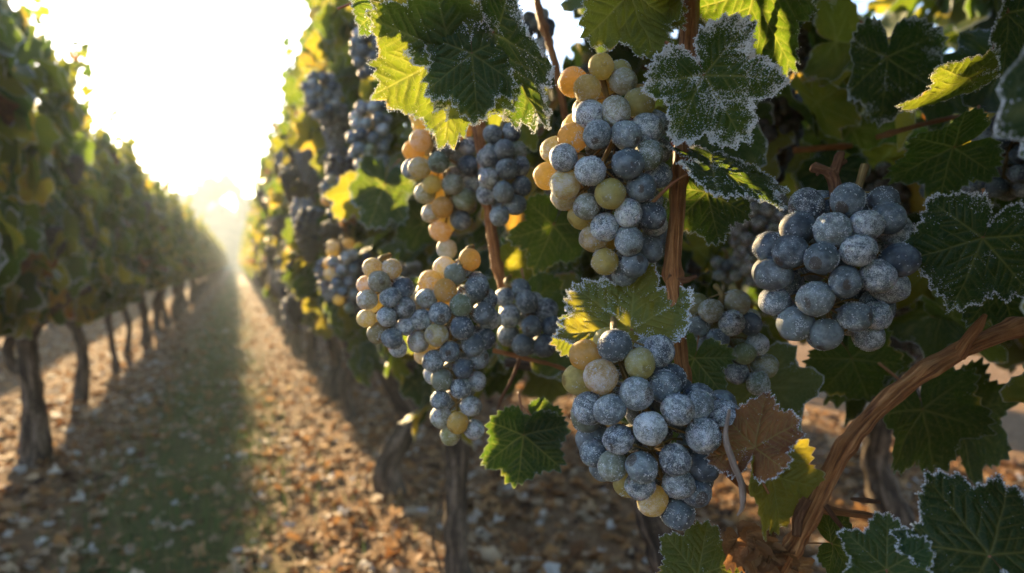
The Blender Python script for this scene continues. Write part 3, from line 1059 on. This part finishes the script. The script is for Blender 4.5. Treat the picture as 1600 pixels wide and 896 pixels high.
right_vines = []
right_labels = ["leafy grapevine cut by the right edge, with the arching brown cane",
                "grapevine with upright red-brown cane, its dark trunk under the lowest bunch",
                "grapevine with the straight rough dark trunk below the long tapering bunch",
                "grapevine with the thick forked twisting trunk left of the straight one",
                "grapevine with a slim dark trunk left of the forked one, right row",
                "grapevine whose slim trunk is third left of the forked twisting one",
                "grapevine whose slim trunk is fourth left of the forked twisting one"]
for i, y in enumerate(ry):
    loc = (RX + (random.uniform(-.03, .03) if i > 4 else 0), y, 0)
    if i < len(right_labels):
        lab = right_labels[i]
    elif y < 16:
        lab = "sunlit leafy grapevine in the middle distance of the right row"
    else:
        lab = "hazy small grapevine at the far end of the right row"
    tm = TRUNKS_R[i % 4]
    if i == 1:
        tm = px_trunk(loc, [([(1110, 1360), (1085, 1150), (1060, 950), (1040, 860), (1015, 800), (1020, 740), (1040, 640)],
                             [95, 72, 64, 58, 52, 50, 44]),
                            ([(1040, 660), (1000, 600), (930, 580), (860, 572), (790, 566)], [40, 32, 26, 22, 18]),
                            ([(1040, 660), (1110, 620), (1250, 600), (1400, 590)], [40, 34, 30, 26])])
    elif i == 2:
        tm = px_trunk(loc, [([(722, 962), (716, 900), (712, 820), (712, 760), (714, 700), (716, 640), (712, 590)],
                             [56, 48, 42, 40, 42, 40, 40]),
                            ([(714, 640), (740, 590), (800, 565), (880, 560)], [34, 28, 22, 16]),
                            ([(714, 640), (690, 600), (650, 575), (620, 570)], [30, 24, 18, 14]),
                            ([(700, 740), (686, 790), (676, 840), (690, 900), (684, 930)], [5, 4, 5, 6, 5])])
    elif i == 3:
        tm = px_trunk(loc, [([(606, 812), (612, 770), (604, 735), (622, 695), (640, 650), (622, 615), (604, 580), (600, 540), (604, 500)],
                             [66, 48, 44, 42, 42, 38, 30, 27, 26]),
                            ([(636, 668), (660, 630), (676, 600), (690, 570)], [30, 26, 24, 20])])
    elif i == 4:
        tm = px_trunk(loc, [([(548, 672), (546, 640), (540, 610), (550, 570), (545, 530), (545, 490)], [34, 24, 21, 20, 19, 18])])
    items = canopy_items(1000, .40 if i < 4 else .37, .80 if i < 2 else .64, 2.2, 1.2, 300 + i) if i < 4 else None
    if items is not None:
        items = [(p, t, n, s, tn, .22) for (p, t, n, s, tn) in items if clear_of(Vector(loc) + p, s)]
        fm = foliage_mesh("f", items, MED).mesh("foliage", [M_HERO])
    else:
        fm = R_FOL[i % 4]
    right_vines.append(vine(loc, tm, fm, lab, "vines of the right row"))


def nearest_vine(p):
    return min(right_vines[:5], key=lambda v: abs(v.location.y - p.y))


# ------------------------------------------------------------------ hero canes
def cane(pp, name="cane", seed=0, m=None, nodes=.32, label=None, sides=18, n=90, rough=.30, ridges=.05):
    """pp: (px, py, depth, width px)"""
    pts = [P(x, y, d) for x, y, d, w in pp]
    rads = [w * .40 / FPX * d for x, y, d, w in pp]
    owner = nearest_vine(sum(pts, Vector()) / len(pts))
    pts = [tuple(p - owner.location) for p in pts]
    v, f, uv = tube(pts, rads, sides, n, rough=rough, ridges=ridges, seed=seed, nodes=nodes)
    g = Geo()
    g.add(v, f, 0, uv)
    o = obj(name, g.mesh(name, [m or M_CANE]), owner)
    if label:
        o["label"] = label
    return o


cane([(1078, -40, .53, 38), (1076, 60, .525, 34), (1070, 150, .52, 31), (1064, 240, .515, 29), (1057, 330, .51, 29), (1052, 420, .505, 32), (1058, 500, .50, 27),
      (1066, 570, .505, 25), (1080, 640, .52, 23)], seed=1, label="upright red-brown cane in the centre")
cane([(1044, 430, .50, 16), (1066, 438, .50, 13), (1088, 432, .50, 9)], "tendril", 2, M_DEAD, 0, rough=.5)
cane([(1640, 500, .47, 34), (1590, 512, .465, 33), (1535, 532, .46, 34), (1480, 560, .455, 34), (1420, 598, .45, 32), (1360, 650, .445, 33), (1318, 702, .44, 31),
      (1290, 756, .44, 32), (1266, 806, .44, 34), (1240, 856, .44, 30), (1208, 920, .44, 28)], seed=3, label="thick arching brown cane at lower right", n=110, sides=20)
cane([(1496, 556, .455, 26), (1512, 532, .45, 22), (1528, 512, .448, 20), (1540, 492, .446, 9)], "spur", 4, M_CANE, 0)
cane([(1268, 790, .44, 22), (1310, 800, .44, 15), (1365, 808, .44, 12), (1410, 828, .44, 11), (1450, 858, .44, 9)], seed=5)
cane([(1262, 780, .435, 16), (1248, 806, .435, 18), (1244, 838, .43, 14)], "spur", 6, M_DEAD, 0, rough=.5)
cane([(1290, 790, .435, 10), (1312, 820, .43, 8), (1330, 846, .43, 7)], "spur", 7, M_DEAD, 0, rough=.5)
cane([(1330, 780, .43, 5), (1352, 782, .43, 9), (1375, 785, .43, 6)], "spur", 8, M_DEAD, 0, rough=.6)
cane([(728, -30, .74, 30), (735, 60, .74, 24), (746, 180, .75, 22), (760, 300, .75, 21), (774, 400, .76, 20), (790, 470, .77, 18)], seed=9)
cane([(832, -30, .84, 17), (846, 30, .84, 15), (862, 80, .84, 14), (874, 130, .84, 13), (890, 220, .86, 12)], seed=10)
cane([(1145, -20, .60, 15), (1138, 30, .60, 14), (1120, 70, .60, 13), (1090, 110, .60, 11)], seed=11, m=M_DEAD)
cane([(1030, 18, .53, 8), (1050, 22, .53, 9), (1066, 30, .53, 9)], "petiole", 12, M_PET, 0)
cane([(1050, 225, .53, 20), (1070, 250, .52, 15), (1105, 262, .50, 9)], "petiole", 13, M_DEAD, 0)
cane([(1098, 690, .50, 16), (1130, 730, .50, 15), (1160, 760, .50, 13), (1230, 800, .48, 12)], seed=14)
cane([(770, 548, .72, 9), (820, 560, .72, 8), (868, 572, .72, 7), (910, 590, .72, 5)], seed=15)
cane([(812, 560, .70, 8), (800, 592, .70, 7), (784, 622, .70, 6), (776, 645, .70, 3)], "tendril", 16, M_DEAD, 0, rough=.4)
cane([(1370, 215, .78, 10), (1440, 195, .78, 9), (1500, 182, .78, 8)], seed=17)
cane([(1240, 235, .9, 12), (1330, 228, .9, 11)], seed=18, n=20)
# weathered grey strip that curls down beside the reddish leaf
cane([(1140, 640, .42, 6), (1134, 680, .418, 10), (1144, 720, .416, 12), (1158, 755, .416, 13), (1160, 790, .418, 9), (1152, 806, .42, 3)], "tendril", 19,
     wood_material("grey_rind", [(.14, .10, .08), (.26, .20, .16), (.36, .29, .24)], .8, (6, 40), .6), 0, "curling grey dried strip beside the reddish leaf")

# ------------------------------------------------------------------ hero leaves
OCT_V = np.array([(1, 0, 0), (-1, 0, 0), (0, 1, 0), (0, -1, 0), (0, 0, 1), (0, 0, -1)], float)
OCT_F = np.array([(0, 2, 4), (2, 1, 4), (1, 3, 4), (3, 0, 4), (2, 0, 5), (1, 2, 5), (3, 1, 5), (0, 3, 5)])


def grains(centres, sizes, rs, stretch=1.7):
    n = len(centres)
    q = rs.normal(size=(n, 6, 3)) * .18 + OCT_V[None]
    q[:, 4:, :] *= stretch
    rot = rs.normal(size=(n, 3, 3))
    rot, _ = np.linalg.qr(rot)
    v = np.einsum('nij,nmj->nmi', rot, q) * sizes[:, None, None] + centres[:, None, :]
    f = (OCT_F[None] + (np.arange(n) * 6)[:, None, None]).reshape(-1, 3)
    return v.reshape(-1, 3), f


def hero_leaf(h):
    near = h['d'] < .68
    nang, nring = (337, 34) if near else (169, 18)
    v, f, vein, edge, uv = leaf_shape(500 + h['s'], nang, nring, fold=h.get('fold', .1), wave=h.get('wave', .06), droop=h.get('droop', .10),
                                      curl=h.get('curl', .5 if h['s'] % 2 else -.4), pucker=.042, sinus=h.get('sinus', 1.0), amp=.11)
    L = h['L'] / FPX * h['d']
    a, pt, rl = R(h['a']), R(h['pt']), R(h['rl'])
    ex, ey, ez = CR, CU, -CF                       # ez faces the lens
    tip = (ex * math.cos(a) + ey * math.sin(a))
    side = ex * math.sin(a) - ey * math.cos(a)
    nz = ez
    tip2 = tip * math.cos(pt) - nz * math.sin(pt)
    nz2 = nz * math.cos(pt) + tip * math.sin(pt)
    side2 = side * math.cos(rl) + nz2 * math.sin(rl)
    nz3 = nz2 * math.cos(rl) - side * math.sin(rl)
    M = np.array([[side2[i], tip2[i], nz3[i]] for i in range(3)])
    pos = P(*h['p'], h['d'])
    owner = nearest_vine(pos)
    org = np.array(pos - owner.location)
    rs = np.random.default_rng(h['s'])
    g = Geo()
    g.add(v * L @ M.T, f, 0, uv, tone=h['tone'], edge=edge, vein=vein, frosty=h.get('fb', max(.05, h['fr'] - .3)))
    # petiole: leaves the notch and bends back into the canopy
    lp = np.array([(0, 0, 0), (0.02, -.18, -.05), (.05, -.42, -.22), (.08, -.62, -.50)]) * L
    pv, pf, puv = tube([tuple(q @ M.T) for q in lp], [.022 * L, .018 * L, .018 * L, .024 * L], 8, 16)
    g.add(pv, pf, 1, puv)
    o = obj("leaf", g.mesh("leaf", [M_HERO, M_PET]), owner, org)
    if h.get('label'):
        o["label"] = h['label']
    if near and h['fr'] > .3:
        # rime crystals on the teeth and in patches on the blade
        rim = np.where(edge > .985)[0]
        n1 = int(1500 * h['fr'])
        c1 = v[rs.choice(rim, n1)] + rs.normal(size=(n1, 3)) * [.012, .012, .010]
        s1 = rs.uniform(.0035, .0105, n1) * (0.75 + .25 * h['fr'])
        msk = np.array([mn.noise((p[0] * 4 + h['s'], p[1] * 4, h['s'])) + .5 * mn.noise((p[0] * 13 + h['s'], p[1] * 13, 2)) for p in v])
        cand = np.where(msk + .25 * edge + .1 * vein > .42 - .4 * (h.get('fb', h['fr'] - .3) - .35))[0]
        c, s = c1, s1
        if len(cand):
            n2 = int(min(1300, len(cand) * .5) * h.get('fb', h['fr'] - .25)) + 1
            c2 = v[rs.choice(cand, n2)] + rs.normal(size=(n2, 3)) * [.010, .010, .003] + [0, 0, .004]
            c, s = np.vstack([c1, c2]), np.concatenate([s1, rs.uniform(.002, .006, n2)])
        gv, gf = grains(c, s, rs)
        gg = Geo()
        gg.add(gv * L @ M.T, gf, 0)
        obj("frost", gg.mesh("frost", [M_FROST], smooth=False), o)
    return o


for h in HL:
    hero_leaf(h)


def crisp_leaf():
    """dead crumpled brown leaf under the drooping one"""
    pos = P(1182, 842, .44)
    owner = nearest_vine(pos)
    g = Geo()
    for k, (a, L) in enumerate(((-70, .022), (-30, .020), (-120, .018), (-160, .016), (10, .015), (-95, .014), (-50, .012))):
        v, f, vein, edge, uv = leaf_shape(800 + k, 61, 10, fold=.35, wave=.40, droop=.3, curl=1.1, pucker=.12, amp=.2)
        tip = Vector((CR * math.cos(R(a)) + CU * math.sin(R(a))))
        M = basis(tip, -CF + CR * random.uniform(-.8, .8) + CU * random.uniform(-.8, .8))
        g.add(v * L @ M.T + np.array((CR * .006 * (k - 2) + CU * -.003 * k)), f, 0, uv, tone=np.clip(.5 + .4 * vein + rng.normal() * .1, 0, 1))
    o = obj("leaf", g.mesh("leaf", [M_CRISP]), owner, pos - owner.location)
    o["label"] = "crumpled dead brown leaf at the bottom"


crisp_leaf()


# ------------------------------------------------------------------ grapes
def ico(sub):
    import bmesh
    bm = bmesh.new()
    bmesh.ops.create_icosphere(bm, subdivisions=sub, radius=1)
    v = np.array([p.co[:] for p in bm.verts])
    f = np.array([[q.index for q in t.verts] for t in bm.faces])
    bm.free()
    return v, f


def berry_meshes(sub, n, grains_n, tagname):
    out = []
    v0, f0 = ico(sub)
    for k in range(n):
        rs = np.random.default_rng(900 + k + sub * 31)
        o = rs.uniform(0, 40)
        d = np.array([1 + .075 * mn.noise((p[0] * 1.1 + o, p[1] * 1.1, p[2] * 1.1)) + .012 * mn.noise((p[0] * 3 + o, p[1] * 3, p[2] * 3)) for p in v0])
        v = v0 * d[:, None] * [1, 1, rs.uniform(.98, 1.08)]
        # slight dimple at the free end
        v[:, 2] += .05 * np.exp(-((v0[:, 0] ** 2 + v0[:, 1] ** 2) / .03)) * (v0[:, 2] < 0)
        g = Geo()
        g.add(v, f0, 0)
        if grains_n:
            m = grains_n * 6
            q = rs.normal(size=(m, 3))
            q /= np.linalg.norm(q, axis=1)[:, None]
            w = np.array([mn.noise((p[0] * 1.7 + o, p[1] * 1.7, p[2] * 1.7)) + .7 * mn.noise((p[0] * 6 + o, p[1] * 6, p[2] * 6)) for p in q])
            q = q[np.argsort(-w + rs.normal(size=m) * .22)[:int(grains_n * (.35 + 1.1 * k / max(1, n - 1)))]]
            gv, gf = grains(q * 1.0, rs.uniform(.014, .046, len(q)), rs, 1.3)
            g.add(gv, gf, 1)
        out.append(g.mesh("grape", [M_GRAPE, M_FROST]))
    return out


BERRY_HI = berry_meshes(4, 7, 330, "hi")
BERRY_LO = berry_meshes(3, 4, 70, "lo")

BLUE = [(.050, .068, .088), (.062, .082, .104), (.100, .130, .148), (.125, .155, .165), (.085, .110, .125), (.150, .178, .180), (.108, .126, .134)]
GREEN = [(.20, .24, .085), (.17, .21, .10), (.14, .18, .11), (.24, .24, .08)]
AMBER = [(.58, .40, .09), (.54, .45, .13), (.46, .43, .15), (.58, .33, .07)]
MIXED = [(.26, .25, .14), (.20, .22, .16), (.28, .26, .17)]


def pack(rows, r, depth_k, rs, iters=60):
    """fill the outline rows (v, left, right in metres; v falling) with berries of radius r: front and back shells plus a core"""
    vs_, ls, rs_ = [np.array(q) for q in zip(*rows)]
    order = np.argsort(vs_)
    vs_, ls, rs_ = vs_[order], ls[order], rs_[order]
    lim = lambda v: (np.interp(v, vs_, ls), np.interp(v, vs_, rs_))
    pts = []
    v0, v1 = vs_[0] + r * .9, vs_[-1] - r * .9

    def shell(p):
        l, rr = lim(p[1])
        hw = max((rr - l) / 2 - r * .85, r * .15)
        c = (l + rr) / 2
        return c, hw, max(hw, r * .5) * depth_k
    tries = 0
    while tries < 6000 and len(pts) < 98:
        tries += 1
        v = rs.uniform(v0, v1)
        c, hw, hd = shell((0, v))
        a = rs.uniform(-.2, math.pi + .2) if rs.random() < .8 else rs.uniform(0, 2 * math.pi)
        p = np.array([c + hw * math.cos(a), v, hd * math.sin(a)])
        if all(np.linalg.norm(p - q) > 1.62 * r for q in pts):
            pts.append(p)
    P_ = np.array(pts)
    for _ in range(iters):
        D = P_[:, None] - P_[None]
        L = np.linalg.norm(D, axis=2) + 1e-9
        np.fill_diagonal(L, 9)
        push = np.clip(1.86 * r - L, 0, None)
        P_ = P_ + (D / L[..., None] * push[..., None]).sum(1) * .22
        for i in range(len(P_)):
            v = min(max(P_[i, 1], v0), v1)
            c, hw, hd = shell((0, v))
            x, w = P_[i, 0] - c, P_[i, 2]
            e = math.sqrt((x / hw) ** 2 + (w / hd) ** 2) + 1e-9
            k = 1 / e if e > 1 else (1 + (1 / e - 1) * .10 if e > .3 else 1)
            P_[i] = (c + x * k, v, w * k)
    return P_


def make_bunch(b, meshes, seed):
    d = b['d']
    m = d / FPX
    rows = b['rows']
    top = rows[0]
    cx0 = (top[1] + top[2]) / 2
    origin = P(cx0, top[0], d)
    rr = b['b'] / 2 * m
    rl = [((top[0] - y) * m, (l - cx0) * m, (r - cx0) * m) for y, l, r in rows]
    rs = np.random.default_rng(seed)
    pts = pack(rl, rr, .85, rs)
    t = thing("grape_bunch", b['label'], "grape bunch", origin, "grape bunches hanging on the right row")
    toW = lambda p: CR * p[0] + Vector((0, 0, 1)) * p[1] - CF * p[2]
    vmin, vmax = rl[-1][0], rl[0][0]
    for i, p in enumerate(pts):
        o = obj("grape", meshes[rs.integers(len(meshes))], t, toW(p))
        s = rr * rs.uniform(.90, 1.07)
        o.scale = (s * rs.uniform(.94, 1.04), s * rs.uniform(.94, 1.04), s * rs.uniform(.97, 1.1))
        # free end points outwards and down
        l = np.interp(p[1], [q[0] for q in rl[::-1]], [q[1] for q in rl[::-1]])
        r_ = np.interp(p[1], [q[0] for q in rl[::-1]], [q[2] for q in rl[::-1]])
        u = (p[0] - l) / max(r_ - l, 1e-4)
        out = toW((p[0] - (l + r_) / 2, -.4 * rr * 2, p[2])) + Vector(rs.normal(size=3) * .012)
        o.rotation_euler = (-out).to_track_quat('Z', 'Y').to_euler()
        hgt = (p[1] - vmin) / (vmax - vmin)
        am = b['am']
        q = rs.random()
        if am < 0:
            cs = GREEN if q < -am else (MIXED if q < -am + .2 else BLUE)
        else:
            want = am * (1.5 * max(0, .62 - u)) + (am * .9 * max(0, hgt - .72) / .28 if am else 0)  # amber towards left and top: ripeness plus sun glow put into the colour
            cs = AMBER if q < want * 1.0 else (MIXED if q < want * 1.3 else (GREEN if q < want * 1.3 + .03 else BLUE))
        c = cs[rs.integers(len(cs))]
        k = rs.uniform(.85, 1.2)
        o.color = (c[0] * k, c[1] * k, c[2] * k, 1)
    # stalk with a pedicel to every berry
    g = Geo()
    ax = [(np.interp(v, [q[0] for q in rl[::-1]], [(q[1] + q[2]) / 2 for q in rl[::-1]]), v, 0) for v in np.linspace(vmax - rr * .2 if b['k'] != 'C' else vmax + rr * 1.2, vmin + rr, 7)]
    pa = [tuple(toW(a)) for a in ax]
    if b['k'] != 'C':
        pa = [tuple(toW((ax[0][0] + rr * .4, ax[0][1] + rr * .6, -rr * 3)))] + pa
    v, f, uv = tube(pa, np.linspace(.0026, .0012, len(pa)), 8, 36, rough=.2, seed=seed)
    g.add(v, f, 0, uv)
    for p in pts:
        tgt = ax[int(np.clip(np.argmin([abs(a[1] - p[1] - rr * .8) for a in ax]), 0, 6))]
        v, f, uv = tube([tuple(toW(tgt)), tuple(toW((p[0] * .5 + tgt[0] * .5, p[1] + rr * .5, p[2] * .5))), tuple(toW(p))], [.0009, .0008, .0011], 5, 6)
        g.add(v, f, 0, uv)
    obj("stem", g.mesh("stem", [M_STEM]), t)
    return t


made = {}
for i, b in enumerate(BUNCHES):
    made[b['k']] = make_bunch(b, BERRY_HI if b['d'] < .7 else BERRY_LO, 40 + i)

# forked dry stalk on top of the lone right-hand bunch
tC = made['C']
gs = Geo()
for pp in ([(1308, 335, 18), (1307, 300, 19), (1304, 280, 20), (1298, 268, 20)], [(1300, 274, 17), (1288, 266, 13), (1272, 262, 15), (1268, 260, 8)],
           [(1300, 274, 17), (1308, 258, 13), (1312, 244, 14), (1318, 238, 7)], [(1303, 262, 10), (1322, 252, 6)], [(1282, 265, 9), (1276, 274, 5)]):
    pts = [tuple(P(x, y, .455) - tC.location) for x, y, w in pp]
    v, f, uv = tube(pts, [w / 2 / FPX * .455 for x, y, w in pp], 12, 26, rough=.5, ridges=.08, seed=len(pp))
    gs.add(v, f, 0, uv)
st = obj("stalk", gs.mesh("stalk", [M_DEAD]), tC)
st["label"] = "dry broken forked stalk"


# ---- smaller bunches farther down both rows: one mesh each, their berries are only specks in the photo
def speck_bunch(seed):
    rs = np.random.default_rng(seed)
    r = .0105
    L = rs.uniform(.13, .19)
    w = rs.uniform(.045, .06)
    rows = [(0, -w * .6, w * .6), (-L * .25, -w, w), (-L * .6, -w * .75, w * .75), (-L, -w * .25, w * .25)]
    pts = pack(rows, r, .9, rs, 25)
    pts = np.concatenate([pts, pts[::2] * [-.8, 1, -1]])
    v0, f0 = ico(3)
    g = Geo()
    for p in pts:
        g.add(v0 * rs.uniform(.9, 1.1) + np.array([p[0], p[2], p[1]]) / r, f0, 0)
    return g.mesh("grape_bunch", [M_GRAPE])


SPECK = [speck_bunch(i) for i in range(5)]


def put_speck(loc, label, group, colr):
    o = obj("grape_bunch", random.choice(SPECK), None, loc)
    o.rotation_euler = (0, 0, random.uniform(0, 6.28))
    o.color = (*colr, 1)
    o.scale = (.0105, .0105, .0105)
    tag(o, label, "grape bunch", group)


for i in range(90):
    y = 1.25 + 8.5 * (i / 90) ** 1.6 + random.uniform(-.1, .1)
    x = RX - random.uniform(.26, .36)
    z = random.uniform(.92, 1.5) if y < 3 else random.uniform(.75, 1.6)
    p = Vector((x, y, z))
    q = proj(p)
    if (q and not clear_of(p, .09)) or x < RX - .32 - .04 * (y - 1):
        continue
    cs = random.choice((BLUE, BLUE, BLUE, BLUE, MIXED))
    put_speck(p, "out-of-focus frosted bunch on the sunny face of the right row", "out-of-focus bunches on the right row", random.choice(cs))
for i in range(14):
    y = 2.9 + 6 * (i / 14) ** 1.3
    put_speck((LX + random.uniform(.16, .25), y, random.uniform(.95, 1.5)), "out-of-focus grey-blue bunch in the shaded leaves of the left row",
              "out-of-focus bunches on the left row", random.choice(BLUE))
for i in range(40):
    p = Vector((random.uniform(.62, .95), random.uniform(.35, 1.5), random.uniform(.8, 1.45)))
    q = proj(p)
    if q is None or q[2] < .95 or not clear_of(p, .07):
        continue
    put_speck(p, "dim bunch in the dark inside of the right row", "dim bunches inside the right row", random.choice(BLUE))


# ------------------------------------------------------------------ ground cover
def scatter(n, xr, ymax, yoff, rs, ymin=-.6):
    y = (np.exp(rs.random(n) * math.log((ymax + yoff) / (ymin + yoff))) * (ymin + yoff)) - yoff
    return rs.uniform(*xr, n), y


def build_litter():
    rs = np.random.default_rng(5)
    x, y = scatter(60000, (-3.2, 3.4), 30, 1.6, rs)
    tp = [leaf_shape(700 + i, 13, 2, fold=.2, wave=.25, droop=rs.uniform(-.4, .6), curl=rs.uniform(-2.2, 2.2), pucker=0, teeth=6, amp=.12, veins=False) for i in range(8)]
    items = []
    for a, b in zip(x, y):
        g = math.exp(-((a + .2) / .26) ** 2)
        if random.random() < g * .5:
            continue
        if -3.2 < a < -1.3 and random.random() < .4:
            continue
        s = random.uniform(.011, .026) if random.random() < .6 else random.uniform(.024, .046)
        n = (random.gauss(0, .42), random.gauss(0, .42), 1)
        tn = min(1, max(0, random.gauss(.41 if a > .1 else .52, .28)))
        items.append((Vector((a, b, ground_z(a, b) + s * .22)), (random.gauss(0, 1), random.gauss(0, 1), random.gauss(0, .25)), n, s, tn))
    o = obj("leaf_litter", foliage_mesh("l", items, tp).mesh("leaf_litter", [M_LITTER]))
    tag(o, "carpet of dry brown and frosted fallen leaves on the ground", "leaf litter", kind="stuff")


build_litter()


def blades(name, n, xs, ys, hgt, wid, tone, m, lie=0.0, seed=1):
    rs = np.random.default_rng(seed)
    n = len(xs)
    z = np.array([ground_z(a, b) for a, b in zip(xs, ys)])
    base = np.stack([xs, ys, z], 1)
    az = rs.uniform(0, 6.28, n)
    d = np.stack([np.cos(az), np.sin(az), np.zeros(n)], 1)
    s = np.stack([-np.sin(az), np.cos(az), np.zeros(n)], 1)
    h = hgt * rs.uniform(.45, 1.2, n)[:, None]
    w = wid * rs.uniform(.6, 1.2, n)[:, None]
    up = np.array([0, 0, 1.0])
    b1 = (.25 + lie) * rs.uniform(.3, 1, n)[:, None]
    m1 = base + h * (.55 * up * (1 - lie * .8) + d * b1 * .6) + up * .004
    m2 = base + h * (.9 * up * (1 - lie * .9) + d * b1 * 2.0) + up * .004
    v = np.stack([base - s * w, base + s * w, m1 - s * w * .8, m1 + s * w * .8, m2], 1).reshape(-1, 3)
    k = (np.arange(n) * 5)[:, None, None]
    f = (np.array([(0, 1, 3), (0, 3, 2), (2, 3, 4)])[None] + k).reshape(-1, 3)
    return obj(name, mesh_np(name, v, f, [m], attrs={"tone": np.repeat(tone(rs, n), 5)}))


rs = np.random.default_rng(9)
gx, gy = scatter(60000, (-1.0, .6), 26, 1.3, rs)
keep = np.array([random.random() < math.exp(-((a + .18) / .30) ** 2) * (.35 + 1.3 * max(0, .35 + mn.noise((a * 2.5, b * 1.6, 3)))) for a, b in zip(gx, gy)])
o = blades("grass", 0, gx[keep], gy[keep], .065, .0019, lambda r, n: np.clip(r.normal(.38, .22, n), 0, 1), M_GRASS)
tag(o, "short green grass strip along the middle of the path", "grass", kind="stuff")
sx_, sy_ = scatter(16000, (.15, 3.2), 9, 1.0, rs)
o = blades("straw", 0, sx_, sy_, .075, .0014, lambda r, n: r.random(n), M_STRAW, lie=.75, seed=3)
tag(o, "dry straw stalks lying under the right row", "straw", kind="stuff")
